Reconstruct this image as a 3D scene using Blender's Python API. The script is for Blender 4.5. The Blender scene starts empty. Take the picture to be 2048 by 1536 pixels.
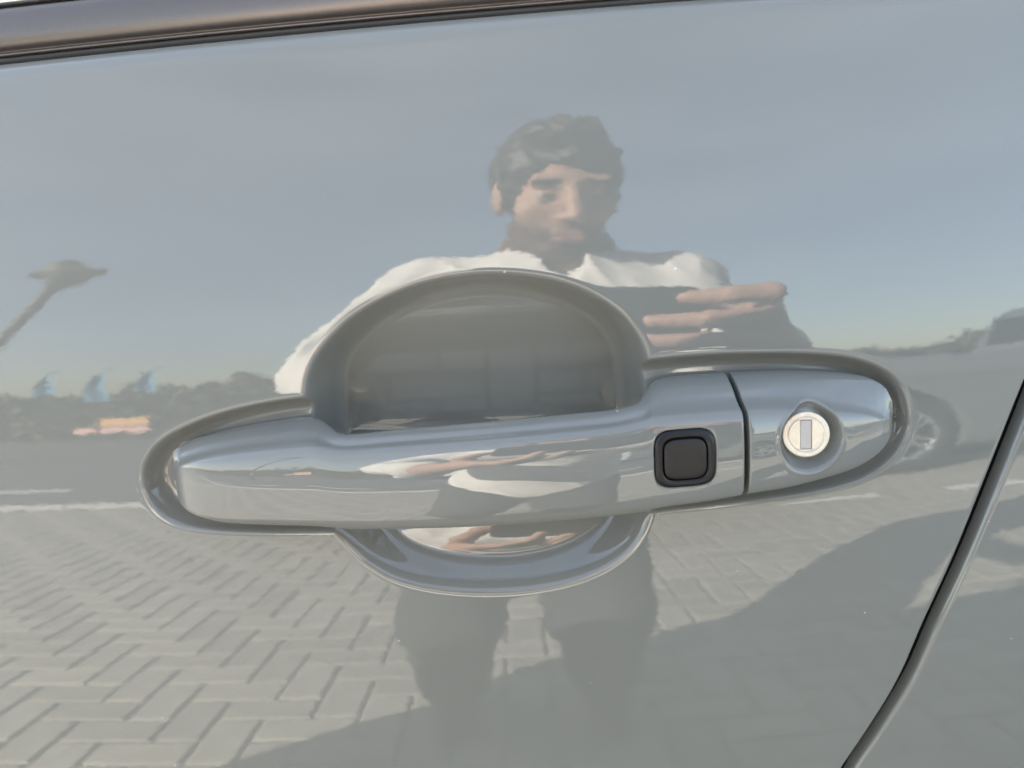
import bpy, math
import numpy as np
from mathutils import Matrix, Vector

# ------------------------------------------------------------------ camera / light constants
F = 1540.0                     # focal length in pixels of a 2048 px wide picture
D = 0.27                       # camera to door along the view axis
PITCH = math.radians(15.0)
ROLL = math.radians(3.2)
Z0 = 0.96                      # height of the door point in the picture centre
T0 = math.radians(7.6)         # lean of the door there
RV, RH = 0.78, 5.0             # vertical / horizontal radius of the door skin
FWD = np.array([0, math.cos(PITCH), -math.sin(PITCH)])
_r = np.array([1.0, 0, 0]); _u = np.cross(_r, FWD)
RIGHT = math.cos(ROLL) * _r - math.sin(ROLL) * _u
UP = math.cos(ROLL) * _u + math.sin(ROLL) * _r
CAM = np.array([0, 0, Z0]) - FWD * D
SUN_EL = math.radians(23.5)
SUN_H = np.array([-0.788, 0.616]); SUN_H /= np.linalg.norm(SUN_H)

S = bpy.context.scene
COL = S.collection
cd = bpy.data.cameras.new('camera')
cam = bpy.data.objects.new('camera', cd); COL.objects.link(cam)
M = np.eye(4); M[:3, 0] = RIGHT; M[:3, 1] = UP; M[:3, 2] = -FWD; M[:3, 3] = CAM
cam.matrix_world = Matrix(M.tolist())
cd.sensor_width = 36.0; cd.lens = 36.0 * F / 2048.0
cd.clip_start = 0.004; cd.clip_end = 2000.0
cd.dof.use_dof = True; cd.dof.focus_distance = 0.29; cd.dof.aperture_fstop = 10.0
S.camera = cam

W = bpy.data.worlds.new('World'); S.world = W; W.use_nodes = True
nt = W.node_tree; nt.nodes.clear()
wo = nt.nodes.new('ShaderNodeOutputWorld'); bg = nt.nodes.new('ShaderNodeBackground')
sky = nt.nodes.new('ShaderNodeTexSky'); sky.sky_type = 'NISHITA'; sky.sun_disc = False
sky.sun_elevation = SUN_EL; sky.sun_rotation = math.atan2(SUN_H[0], SUN_H[1]) % (2 * math.pi)
sky.air_density = 1.0; sky.dust_density = 0.9; sky.ozone_density = 1.2
tcw = nt.nodes.new('ShaderNodeTexCoord'); mpw = nt.nodes.new('ShaderNodeMapping')
mpw.inputs['Scale'].default_value = (1.6, 1.0, 6.0); mpw.inputs['Rotation'].default_value = (0.1, 0.25, 0.3)
nzw = nt.nodes.new('ShaderNodeTexNoise'); nzw.inputs['Scale'].default_value = 1.7; nzw.inputs['Detail'].default_value = 5
rpw = nt.nodes.new('ShaderNodeValToRGB')
rpw.color_ramp.elements[0].position = 0.4; rpw.color_ramp.elements[0].color = (0.10, 0.10, 0.10, 1)
rpw.color_ramp.elements[1].position = 0.8; rpw.color_ramp.elements[1].color = (0.24, 0.24, 0.24, 1)
mxw = nt.nodes.new('ShaderNodeMix'); mxw.data_type = 'RGBA'
mxw.inputs['B'].default_value = (8.6, 8.9, 9.3, 1)
nt.links.new(tcw.outputs['Generated'], mpw.inputs['Vector']); nt.links.new(mpw.outputs['Vector'], nzw.inputs['Vector'])
nt.links.new(nzw.outputs['Fac'], rpw.inputs['Fac']); nt.links.new(rpw.outputs['Color'], mxw.inputs['Factor'])
nt.links.new(sky.outputs['Color'], mxw.inputs['A']); nt.links.new(mxw.outputs['Result'], bg.inputs['Color'])
bg.inputs['Strength'].default_value = 0.078
nt.links.new(bg.outputs['Background'], wo.inputs['Surface'])

sl = bpy.data.lights.new('sun', 'SUN'); sl.energy = 5.0; sl.angle = math.radians(0.5); sl.color = (1.0, 0.92, 0.82)
so = bpy.data.objects.new('sun', sl); COL.objects.link(so)
sdir = Vector((SUN_H[0] * math.cos(SUN_EL), SUN_H[1] * math.cos(SUN_EL), math.sin(SUN_EL)))
so.rotation_euler = sdir.to_track_quat('Z', 'Y').to_euler(); so.location = sdir * 20

vs = S.view_settings; vs.view_transform = 'Standard'; vs.look = 'None'; vs.gamma = 1.0; vs.exposure = 2.45
vs.use_curve_mapping = False

# ------------------------------------------------------------------ helpers
rng = np.random.default_rng(7)

def mk(name, v, f, mat=None, parent=None, smooth=True, link=True):
    me = bpy.data.meshes.new(name)
    v = np.asarray(v, dtype=np.float32).reshape(-1, 3)
    if isinstance(f, np.ndarray):
        n, k = f.shape
        me.vertices.add(len(v)); me.vertices.foreach_set('co', v.ravel())
        me.loops.add(n * k); me.loops.foreach_set('vertex_index', f.astype(np.int32).ravel())
        me.polygons.add(n); me.polygons.foreach_set('loop_start', np.arange(0, n * k, k, dtype=np.int32))
        me.update(calc_edges=True)
    else:
        me.from_pydata([tuple(map(float, p)) for p in v], [], f)
    me.validate()
    if smooth: me.polygons.foreach_set('use_smooth', np.ones(len(me.polygons), dtype=bool))
    if mat: me.materials.append(mat)
    o = bpy.data.objects.new(name, me)
    if link: COL.objects.link(o)
    if parent: o.parent = parent
    return o

def empty(name, loc=(0, 0, 0)):
    o = bpy.data.objects.new(name, None); COL.objects.link(o); o.location = loc; o.empty_display_size = 0.1
    return o

def tag(o, label=None, cat=None, group=None, kind=None):
    if label: o['label'] = label
    if cat: o['category'] = cat
    if group: o['group'] = group
    if kind: o['kind'] = kind
    return o

def gridfaces(nu, nv, wrap_u=False):
    i = np.arange(nu if wrap_u else nu - 1)[:, None]; j = np.arange(nv - 1)[None, :]
    i2 = (i + 1) % nu
    a = i * nv + j; b = i2 * nv + j
    return np.stack([a, b, b + 1, a + 1], -1).reshape(-1, 4)

def box(cx, cy, cz, sx, sy, sz):
    v = [(cx + a * sx / 2, cy + b * sy / 2, cz + c * sz / 2) for a in (-1, 1) for b in (-1, 1) for c in (-1, 1)]
    f = [(0, 1, 3, 2), (4, 6, 7, 5), (0, 4, 5, 1), (2, 3, 7, 6), (0, 2, 6, 4), (1, 5, 7, 3)]
    return np.array(v), f

def merge(parts):
    V = []; Fc = []; o = 0
    for v, f in parts:
        V.append(np.asarray(v)); Fc += [tuple(int(i) + o for i in q) for q in f]; o += len(v)
    return np.concatenate(V), Fc

def tube(path, rad, n=12):
    path = np.asarray(path, float); m = len(path); rad = np.broadcast_to(rad, (m,))
    t = np.gradient(path, axis=0); t /= np.linalg.norm(t, axis=1)[:, None]
    ref = np.array([0.13, 0.9, 0.31]); V = []
    for i in range(m):
        a = np.cross(t[i], ref); a /= np.linalg.norm(a); b = np.cross(t[i], a)
        for k in range(n):
            w = 2 * math.pi * k / n; V.append(path[i] + rad[i] * (math.cos(w) * a + math.sin(w) * b))
    f = [(i * n + k, i * n + (k + 1) % n, (i + 1) * n + (k + 1) % n, (i + 1) * n + k) for i in range(m - 1) for k in range(n)]
    f += [tuple(range(n))[::-1], tuple(range((m - 1) * n, m * n))]
    return np.array(V), f

def sstep(t): t = np.clip(t, 0, 1); return t * t * t * (t * (6 * t - 15) + 10)

def catmull(p, n, closed=True):
    p = np.asarray(p, float); m = len(p); out = []
    segs = m if closed else m - 1
    g = (lambda i: p[i % m]) if closed else (lambda i: p[min(max(i, 0), m - 1)])
    for i in range(segs):
        a, b, c, d = g(i - 1), g(i), g(i + 1), g(i + 2)
        for t in np.linspace(0, 1, n, endpoint=False):
            out.append(0.5 * (2 * b + (c - a) * t + (2 * a - 5 * b + 4 * c - d) * t * t + (3 * b - a - 3 * c + d) * t ** 3))
    if not closed: out.append(p[-1])
    return np.array(out)

def bspline(ctrl, n):
    c = np.asarray(ctrl, float); c = np.concatenate([c[:1], c[:1], c, c[-1:], c[-1:]])
    t = np.linspace(0, len(c) - 3 - 1e-6, n); i = t.astype(int); t = (t - i)[:, None]
    return ((1 - t) ** 3 * c[i] + (3 * t ** 3 - 6 * t ** 2 + 4) * c[i + 1] + (-3 * t ** 3 + 3 * t ** 2 + 3 * t + 1) * c[i + 2] + t ** 3 * c[i + 3]) / 6

def poly_sdf(x, y, P):          # negative inside
    d2 = np.full(x.shape, 1e9); ins = np.zeros(x.shape, bool)
    for i in range(len(P)):
        ax, ay = P[i]; bx, by = P[(i + 1) % len(P)]
        ex, ey = bx - ax, by - ay
        wx, wy = x - ax, y - ay
        t = np.clip((wx * ex + wy * ey) / (ex * ex + ey * ey + 1e-18), 0, 1)
        d2 = np.minimum(d2, (wx - ex * t) ** 2 + (wy - ey * t) ** 2)
        c = ((ay > y) != (by > y))
        if ey != 0: ins ^= c & (x < ex * (y - ay) / ey + ax)
    d = np.sqrt(d2); return np.where(ins, -d, d)

# ------------------------------------------------------------------ materials
def nmat(name):
    m = bpy.data.materials.new(name); m.use_nodes = True
    n = m.node_tree; b = n.nodes['Principled BSDF']
    return m, n, b

def plain(name, col, rough=0.5, metal=0.0, coat=0.0, var=0.0, scale=30.0, ior=1.5, bump=0.0):
    m, n, b = nmat(name)
    b.inputs['Base Color'].default_value = (*col, 1); b.inputs['Roughness'].default_value = rough
    b.inputs['Metallic'].default_value = metal; b.inputs['Coat Weight'].default_value = coat
    b.inputs['Coat Roughness'].default_value = 0.03; b.inputs['IOR'].default_value = ior
    if var or bump:
        tc = n.nodes.new('ShaderNodeTexCoord'); nz = n.nodes.new('ShaderNodeTexNoise')
        nz.inputs['Scale'].default_value = scale; nz.inputs['Detail'].default_value = 6
        n.links.new(tc.outputs['Object'], nz.inputs['Vector'])
        if var:
            mx = n.nodes.new('ShaderNodeMix'); mx.data_type = 'RGBA'
            mx.inputs['A'].default_value = (*[c * (1 - var) for c in col], 1)
            mx.inputs['B'].default_value = (*[min(1, c * (1 + var)) for c in col], 1)
            n.links.new(nz.outputs['Fac'], mx.inputs['Factor']); n.links.new(mx.outputs['Result'], b.inputs['Base Color'])
        if bump:
            bp = n.nodes.new('ShaderNodeBump'); bp.inputs['Strength'].default_value = bump; bp.inputs['Distance'].default_value = 0.004
            n.links.new(nz.outputs['Fac'], bp.inputs['Height']); n.links.new(bp.outputs['Normal'], b.inputs['Normal'])
    return m

def car_paint(name, col, peel=0.0021, dust=True, coat_ior=1.80):
    m, n, b = nmat(name)
    b.inputs['Roughness'].default_value = 0.4; b.inputs['Specular IOR Level'].default_value = 0.0
    b.inputs['Coat Weight'].default_value = 1.0; b.inputs['Coat Roughness'].default_value = 0.008
    b.inputs['Coat IOR'].default_value = coat_ior
    tc = n.nodes.new('ShaderNodeTexCoord')
    # orange peel: a tiny wander of the lacquer's normal, drawn out sideways
    mp = n.nodes.new('ShaderNodeMapping'); mp.inputs['Scale'].default_value = (0.45, 1.0, 1.0)
    nz = n.nodes.new('ShaderNodeTexNoise'); nz.inputs['Scale'].default_value = 800; nz.inputs['Detail'].default_value = 1.5
    sb = n.nodes.new('ShaderNodeVectorMath'); sb.operation = 'SUBTRACT'; sb.inputs[1].default_value = (0.5, 0.5, 0.5)
    sc = n.nodes.new('ShaderNodeVectorMath'); sc.operation = 'SCALE'; sc.inputs['Scale'].default_value = peel * 4
    ge = n.nodes.new('ShaderNodeNewGeometry')
    ad = n.nodes.new('ShaderNodeVectorMath'); ad.operation = 'ADD'
    nm = n.nodes.new('ShaderNodeVectorMath'); nm.operation = 'NORMALIZE'
    L = n.links.new
    L(tc.outputs['Object'], mp.inputs['Vector']); L(mp.outputs['Vector'], nz.inputs['Vector'])
    L(nz.outputs['Color'], sb.inputs[0]); L(sb.outputs[0], sc.inputs[0]); L(sc.outputs[0], ad.inputs[0])
    L(ge.outputs['Normal'], ad.inputs[1]); L(ad.outputs[0], nm.inputs[0])
    L(nm.outputs[0], b.inputs['Coat Normal']); L(nm.outputs[0], b.inputs['Normal'])
    base = n.nodes.new('ShaderNodeRGB'); base.outputs[0].default_value = (*col, 1)
    if dust:                     # pin-prick specks of dust lying on the lacquer
        vo = n.nodes.new('ShaderNodeTexVoronoi'); vo.inputs['Scale'].default_value = 85
        L(tc.outputs['Object'], vo.inputs['Vector'])
        sx = n.nodes.new('ShaderNodeSeparateColor'); L(vo.outputs['Color'], sx.inputs[0])
        rad = n.nodes.new('ShaderNodeMath'); rad.operation = 'MULTIPLY_ADD'; L(sx.outputs[0], rad.inputs[0])
        rad.inputs[1].default_value = 0.075; rad.inputs[2].default_value = -0.034
        lt = n.nodes.new('ShaderNodeMath'); lt.operation = 'LESS_THAN'; L(vo.outputs['Distance'], lt.inputs[0]); L(rad.outputs[0], lt.inputs[1])
        k = n.nodes.new('ShaderNodeMath'); k.operation = 'MULTIPLY'; L(lt.outputs[0], k.inputs[0]); L(sx.outputs[1], k.inputs[1])
        mx = n.nodes.new('ShaderNodeMix'); mx.data_type = 'RGBA'; L(k.outputs[0], mx.inputs['Factor'])
        L(base.outputs[0], mx.inputs['A']); mx.inputs['B'].default_value = (0.75, 0.74, 0.7, 1)
        L(mx.outputs['Result'], b.inputs['Base Color'])
    else:
        L(base.outputs[0], b.inputs['Base Color'])
    return m

PAINT = car_paint('pale_grey_paint', (0.234, 0.236, 0.213))
PAINT_H = car_paint('pale_grey_handle_paint', (0.234, 0.236, 0.213), peel=0.0008)
RUBBER = plain('black_rubber', (0.006, 0.006, 0.0065), 0.85, ior=1.2)
SEAL = plain('seal_rubber', (0.045, 0.042, 0.04), 0.6)
TRIM = plain('satin_trim', (0.19, 0.165, 0.150), 0.38, metal=0.75, var=0.06, scale=900)
GLINT = plain('glass_run_glint', (0.85, 0.85, 0.86), 0.2, metal=1.0)
BEZEL = plain('black_plastic', (0.006, 0.006, 0.008), 0.3, bump=0.02, scale=4000)
PAD = plain('charcoal_plastic', (0.018, 0.0155, 0.0145), 0.42, var=0.25, scale=300)
NICKEL = plain('nickel_plate', (0.86, 0.81, 0.71), 0.32, metal=0.75, var=0.14, scale=700, bump=0.03)
SLOT = plain('slot_steel', (0.60, 0.585, 0.56), 0.5, metal=0.5, var=0.2, scale=2500)
GLASSDARK = plain('dark_glazing', (0.015, 0.018, 0.02), 0.03, ior=1.5)
TYRE = plain('tyre_rubber', (0.02, 0.02, 0.021), 0.8)
ALLOY = plain('alloy', (0.75, 0.75, 0.74), 0.25, metal=0.9)

def clear_glass():
    m = bpy.data.materials.new('window_glass'); m.use_nodes = True; n = m.node_tree; n.nodes.clear()
    o = n.nodes.new('ShaderNodeOutputMaterial'); t = n.nodes.new('ShaderNodeBsdfTransparent'); g = n.nodes.new('ShaderNodeBsdfGlossy')
    t.inputs['Color'].default_value = (0.88, 0.92, 0.9, 1); g.inputs['Roughness'].default_value = 0.0
    fr = n.nodes.new('ShaderNodeFresnel'); fr.inputs['IOR'].default_value = 1.5
    mx = n.nodes.new('ShaderNodeMixShader')
    n.links.new(fr.outputs[0], mx.inputs[0]); n.links.new(t.outputs[0], mx.inputs[1]); n.links.new(g.outputs[0], mx.inputs[2])
    n.links.new(mx.outputs[0], o.inputs['Surface']); return m
GLASS = clear_glass()

def attr_mat(name, rough=0.5, spec=0.3):
    m, n, b = nmat(name); a = n.nodes.new('ShaderNodeAttribute'); a.attribute_name = 'Col'
    n.links.new(a.outputs['Color'], b.inputs['Base Color']); b.inputs['Roughness'].default_value = rough
    b.inputs['Specular IOR Level'].default_value = spec
    return m

# ------------------------------------------------------------------ door skin
def Yd(x, z):
    dz = z - Z0
    return math.tan(T0) * dz + dz * dz / (2 * RV) + x * x / (2 * RH)

def hit(px, py, off=0.0):
    d = FWD + RIGHT * ((px - 1024) / F) + UP * ((768 - py) / F); t = D
    for _ in range(25):
        p = CAM + d * t; t += (Yd(p[0], p[2]) - off - p[1]) / d[1]
    return CAM + d * t

def trace(pts, off=0.0):        # outline points -> (x, z) on the door skin
    out = []
    for p in pts:
        q = hit(p[0], p[1], p[2] if len(p) > 2 else off); out.append((q[0], q[2]))
    return np.array(out)

def curve_fn(pts, off=0.0):
    q = catmull(trace(pts, off), 8, closed=False); q = q[np.argsort(q[:, 0])]
    return smooth_fn(q)

def smooth_fn(q, sig=0.0011):
    xg = np.linspace(q[0, 0], q[-1, 0], 2400); y = np.interp(xg, q[:, 0], q[:, 1]); st_ = xg[1] - xg[0]
    m = int(4 * sig / st_); w = np.exp(-0.5 * (np.arange(-m, m + 1) * st_ / sig) ** 2); w /= w.sum()
    ys = np.convolve(np.pad(y, m, mode='edge'), w, 'valid'); ed = np.minimum(xg - xg[0], xg[-1] - xg)
    k = sstep((ed - 0.003) / 0.006); y = y * (1 - k) + ys * k
    return lambda x: np.interp(x, xg, y)

POCKET = catmull(trace([(612, 797), (540, 806), (450, 826), (380, 851), (322, 884), (292, 925), (286, 965), (300, 1003), (328, 1034),
    (372, 1052), (440, 1060), (540, 1063), (660, 1062), (800, 1062), (980, 1052), (1150, 1038), (1312, 1021), (1440, 1007), (1560, 992), (1650, 977),
    (1720, 957), (1770, 927), (1801, 891), (1816, 850), (1814, 808), (1796, 766), (1760, 737), (1700, 717), (1620, 709), (1520, 708), (1420, 711),
    (1330, 718), (1200, 735), (1000, 757), (800, 778)]), 10)
CUP = catmull(trace([(612, 797), (617, 757), (632, 718), (662, 677), (706, 634), (762, 599), (830, 570), (900, 553), (980, 546), (1060, 551), (1130, 566),
    (1190, 591), (1240, 627), (1274, 670), (1292, 712), (1303, 770), (1312, 840), (1315, 920), (1311, 980), (1303, 1032), (1288, 1073), (1258, 1112),
    (1208, 1147), (1140, 1173), (1050, 1190), (960, 1194), (870, 1187), (790, 1167), (730, 1132), (690, 1092), (662, 1058), (630, 1000), (612, 930), (607, 860)]), 10)
SX = catmull(trace([(2075, 740), (2038, 831), (1984, 967), (1924, 1114), (1864, 1244), (1804, 1375), (1701, 1533)]), 8, closed=False)
SX = SX[np.argsort(SX[:, 1])]
_lo = np.polyfit(SX[:25, 1], SX[:25, 0], 1); _hi = np.polyfit(SX[-12:, 1], SX[-12:, 0], 1)
_zz = np.concatenate([np.linspace(0.3, SX[0, 1] - 0.004, 30), SX[:, 1], np.linspace(SX[-1, 1] + 0.003, 1.3, 30)])
_xx = np.concatenate([SX[0, 0] - (SX[0, 1] - _zz[:30]) * _lo[0] * 0.85, SX[:, 0], SX[-1, 0] + (_zz[-30:] - SX[-1, 1]) * _hi[0] * 0.9])
def seam_x(z): return np.interp(z, _zz, _xx)
_te = trace([(0, 118), (469, 71), (820, 36), (1200, 4), (1600, -24)])
_tp = np.polyfit(_te[:, 0], _te[:, 1], 2)
def belt_z(x):
    s = np.clip(x, -0.3, 0.3); z = np.polyval(_tp, s)
    return z + (x - s) * np.where(x < 0, 2 * _tp[0] * -0.3 + _tp[1], 2 * _tp[0] * 0.3 + _tp[1])

def lip(d, w, r):              # tight rounded edge, then a wall easing out into the floor
    s_ = r * np.logaddexp(0, d / r); return 1 - (1 - np.clip(s_ / w, 0, 1)) ** 2.2
GT = bspline([(-.3, .008), (-.1, .0098), (0, .0105), (.1, .0140), (.18, .0175), (.24, .0225), (.31, .0325), (.38, .0370), (.46, .0345), (.56, .0292), (.66, .0236), (.76, .0178), (.88, .0106), (.96, .0064), (1.1, .0045), (1.3, .004)], 400)
def LOWB(z): return sstep((0.925 - z) / 0.02)
def recess(x, z):               # depth of the handle pockets and the finger cup
    d = np.full(x.shape, -0.05); e = d.copy()
    m = (x > -0.16) & (x < 0.17) & (z > 0.86) & (z < 1.02)
    d[m] = -poly_sdf(x[m], z[m], POCKET); e[m] = -poly_sdf(x[m], z[m], CUP)
    a = 0.0085 * lip(d, 0.0060, 0.00045)
    t = (z - 0.890) / 0.111
    g = np.interp(t, GT[:, 0], GT[:, 1])
    wd = 0.0100 + 0.0035 * sstep((0.930 - z) / 0.03)
    b = g * (lip(e, wd, 0.0005) * (1 - LOWB(z)) + sstep((e + 0.001) / wd) * LOWB(z))
    k = 0.0035
    h = np.clip(0.5 + 0.5 * (a - b) / k, 0, 1)
    return b * (1 - h) + a * h + k * h * (1 - h) * np.minimum(1, np.maximum(a, b) / 0.002)

def lines(*segs):
    o = []
    for a, b, st in segs: o.append(np.linspace(a, b, max(2, int(round(abs(b - a) / st)) + 1))[:-1])
    return np.concatenate(o)

def panel(xl, xr, zl, zt_fn, z_bot, rr, left_edge_fn, right_edge_fn, rec):
    # xl in [0,1] across, zl in [0,1] up
    u, v = np.meshgrid(xl, zl, indexing='ij')
    x = left_edge_fn(Z0) + u * (right_edge_fn(Z0) - left_edge_fn(Z0))
    z = z_bot + v * (zt_fn(x) - z_bot)
    L, Rr = left_edge_fn(z), right_edge_fn(z)
    x = L + u * (Rr - L)
    y = Yd(x, z)
    if rec: y = y + recess(x, z)
    for e, r in ((x - L, rr), (Rr - x, rr), (zt_fn(x) - z, 0.008)):
        q = np.clip(1 - e / r, 0, 1); y = y + r * (1 - np.sqrt(np.maximum(0, 1 - q * q)))
    P = np.stack([x, y, z], -1)
    # return flanges
    left = P[:1].copy(); left[..., 1] += 0.022; right = P[-1:].copy(); right[..., 1] += 0.022
    P = np.concatenate([left, P, right]); top = P[:, -1:].copy(); top[..., 1] += 0.012
    P = np.concatenate([P, top], 1)
    return P.reshape(-1, 3), gridfaces(P.shape[0], P.shape[1])

car = empty('car', (0.05, 0.95, 0)); bpy.context.view_layer.update()
tag(car, 'pale grey car seen close up, its front door handle filling the picture', 'car')
def cpart(o, parent=None):      # keep world placement under the car empty
    o.parent = parent or car
    if parent is None: o.location = (-0.05, -0.95, 0)
    return o

HALF = 0.0027
dx0, dx1 = -0.86, float(seam_x(Z0)) - HALF
xs = np.concatenate([dx0 + 0.004 * (1 - np.cos(np.linspace(0, 1.5, 10))), lines((-0.85, -0.24, 0.012), (-0.24, -0.15, 0.002), (-0.15, 0.158, 0.0005), (0.158, dx1 - 0.005, 0.001)),
                     dx1 - 0.005 * (1 - np.sin(np.linspace(0, math.pi / 2, 18)))])
zt0 = float(belt_z(0.0)); zb0 = 0.33
zs = np.concatenate([lines((zb0, 0.75, 0.012), (0.75, 0.868, 0.002), (0.868, 1.006, 0.0005), (1.006, zt0 - 0.009, 0.0012)), zt0 - 0.009 * (1 - np.sin(np.linspace(0, math.pi / 2, 18)))])
v, f = panel((xs - dx0) / (dx1 - dx0), None, (zs - zb0) / (zt0 - zb0), belt_z, zb0, 0.0020,
             lambda z: dx0 + 0 * np.asarray(z), lambda z: seam_x(z) - HALF, True)
door = cpart(mk('front_door', v, f, PAINT)); tag(door, 'pale grey front door skin with recessed finger cup')
rx1 = 1.0
ru = np.concatenate([np.array([0.0]), 0.005 * (1 - np.cos(np.linspace(0.2, math.pi / 2, 16))) / 0.8, lines((0.0085, 0.2, 0.003), (0.2, 1.0, 0.02)), [1.0]])
rz = np.concatenate([lines((0, 0.55, 0.015), (0.55, 0.985, 0.004)), 1 - 0.015 * (1 - np.sin(np.linspace(0, math.pi / 2, 18)))])
v, f = panel(ru, None, rz, belt_z, zb0, 0.0020, lambda z: seam_x(z) + HALF, lambda z: rx1 + 0 * np.asarray(z), False)
rdoor = cpart(mk('rear_door', v, f, PAINT)); tag(rdoor, 'pale grey rear door beyond the dark seam')
# black rubber seal deep in the seam
zz = np.linspace(0.34, 1.1, 120); sp = np.stack([seam_x(zz), Yd(seam_x(zz), zz) + 0.0135, zz], -1)
v, f = tube(sp, 0.0075, 16); cpart(mk('door_seal', v, f, RUBBER))

# belt line: rubber wiper, satin strip, added bright strip for the sky's glint on the glass run
bx = np.linspace(-0.84, 0.95, 240)
def belt_strip(name, prof, mat, n=40):
    pr = bspline(prof, n); V = []
    for x in bx:
        z0 = belt_z(x); y0 = Yd(x, z0)
        V.append(np.stack([np.full(n, x), y0 + pr[:, 0], z0 + pr[:, 1]], -1))
    return cpart(mk(name, np.concatenate(V), gridfaces(len(bx), n), mat))
belt_strip('window_seal', [(0.014, -0.006), (0.0085, -0.002), (0.0072, -0.0004), (0.0062, 0.0006), (0.0066, 0.0016), (0.0085, 0.0020), (0.0160, 0.0021)], SEAL)
belt_strip('window_trim', [(0.014, 0.0014), (0.0072, 0.0017), (0.0058, 0.0022), (0.0060, 0.0030), (0.0072, 0.0034), (0.0066, 0.0039), (0.0046, 0.0044), (0.0038, 0.0064), (0.0040, 0.0100), (0.0052, 0.0145), (0.0072, 0.0172), (0.0098, 0.0184), (0.016, 0.0186)], TRIM)
belt_strip('window_glint_strip', [(0.016, 0.0180), (0.0098, 0.0190), (0.0086, 0.0202), (0.0092, 0.0222), (0.0112, 0.0232), (0.016, 0.0234)], GLINT)

# ------------------------------------------------------------------ handle
ZT = curve_fn([(327, 958, 0), (333, 925, 0), (350, 898, -.002), (385, 878, -.003), (430, 864, -.004), (500, 850, -.004), (560, 841, -.004), (605, 836, -.003),
    (630, 842, .000), (648, 855, .005), (666, 865, .008), (690, 869, .009), (720, 868, .0095), (800, 860, .010), (1000, 842, .010), (1150, 828, .010), (1220, 820, .0095),
    (1255, 812, .009), (1280, 800, .006), (1294, 782, .002), (1308, 765, -.001), (1335, 754, -.003), (1380, 748, -.004), (1430, 745, -.004), (1480, 742, -.004),
    (1560, 739, -.004), (1640, 740, -.004), (1700, 744, -.004), (1740, 754, -.003), (1765, 770, -.002), (1782, 795, 0), (1790, 822, 0), (1793, 845, 0)])
ZB = curve_fn([(327, 962, 0), (332, 985, .001), (348, 1012, .004), (372, 1030, .007), (410, 1040, .010), (480, 1046, .012), (600, 1050, .015), (800, 1050, .017), (1000, 1041, .017),
    (1200, 1025, .017), (1310, 1012, .017), (1400, 1000, .016), (1500, 985, .016), (1580, 970, .014), (1650, 952, .012), (1705, 932, .009), (1745, 910, .006),
    (1770, 887, .003), (1785, 865, .001), (1793, 848, 0)])
ZR = curve_fn([(327, 957, 0), (345, 940, .005), (400, 920, .009), (500, 904, .013), (700, 886, .017), (1000, 860, .019), (1200, 844, .019), (1490, 822, .017), (1600, 818, .0145), (1700, 822, .010), (1760, 832, .005), (1793, 846, 0)])
def xo(px, o): return (px - 1024) / F * (D - o)
_of = np.array([(xo(p, o), o) for p, o in [(327, .0), (335, .0036), (350, .0068), (380, .0102), (430, .0130), (520, .0160), (640, .0185), (800, .0205), (1000, .0212), (1200, .0210), (1350, .0202), (1500, .0188), (1600, .0168), (1680, .0140), (1730, .0112), (1765, .0080), (1782, .0050), (1790, .0026), (1794, 0)]])
_ofc = catmull(_of, 8, closed=False); _ofc = _ofc[np.argsort(_ofc[:, 0])]
OF = smooth_fn(_ofc, 0.0025)
_ot = np.array([(-.125, 0), (-.120, -.002), (-.115, -.004), (-.074, -.004), (-.068, -.001), (-.062, .006), (-.057, .009), (.036, .0095), (.040, .0085), (.045, .004), (.050, -.002), (.056, -.004), (.118, -.004), (.128, -.002), (.1345, 0)])
_otc = catmull(_ot, 8, closed=False)
_OT = smooth_fn(_otc, 0.0015)
def OT(x): return np.minimum(_OT(x), OF(x) - 0.0002)

NP = 150
def profile(x, shrink=0.0):
    zt, zb = float(ZT(x)), float(ZB(x)); of, ot = float(OF(x)), float(OT(x))
    if zt - zb < 0.0004: zm = (zt + zb) / 2; zt, zb = zm + 0.0002, zm - 0.0002
    zb -= 0.0017 * min(1.0, of / 0.012); H0 = zt - zb
    zr = min(max(float(ZR(x)), zb + 0.5 * H0), zb + 0.90 * H0)
    H = zr - zb; T = zt - zr; s = min(1.0, of / 0.015)
    ob = min(ot, of - 0.004) if of > 0.006 else ot
    c = [(ob, zb + 0.10 * H), (ob + 0.15 * (of - ob), zb + 0.02 * H), (ob + 0.62 * (of - ob), zb - 0.01 * H), (of - .0028 * s, zb + 0.02 * H), (of - .0009 * s, zb + 0.13 * H),
         (of - .0002 * s, zb + 0.34 * H), (of, zb + 0.54 * H), (of - .0002 * s, zb + 0.74 * H), (of - .0008 * s, zb + 0.90 * H), (of - .0016 * s, zb + 0.975 * H), (of - .0034 * s, zb + 1.01 * H),
         (of - .0040 * s - 0.22 * (of - .003 * s - ot), zr + 0.24 * T), (ot + 0.55 * (of - .003 * s - ot), zr + 0.58 * T), (ot + 0.25 * (of - .003 * s - ot), zr + 0.90 * T), (ot + 0.05 * (of - ot), zr + 1.0 * T), (ot - 0.001, zr + 0.93 * T)]
    p = bspline(c, NP)
    if shrink:
        cen = np.array([(of + ot) / 2, (zt + zb) / 2]); dlt = p - cen
        p = cen + dlt * (1 - shrink / np.maximum(np.linalg.norm(dlt, axis=1), 1e-4))[:, None]
    return p

def front_off(x, z):            # outward offset of the handle face above (x, z)
    p = profile(x); a = np.argmin(p[:, 1]); b = np.argmax(p[:, 1])
    return float(np.interp(z, p[a:b + 1, 1], p[a:b + 1, 0]))

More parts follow.
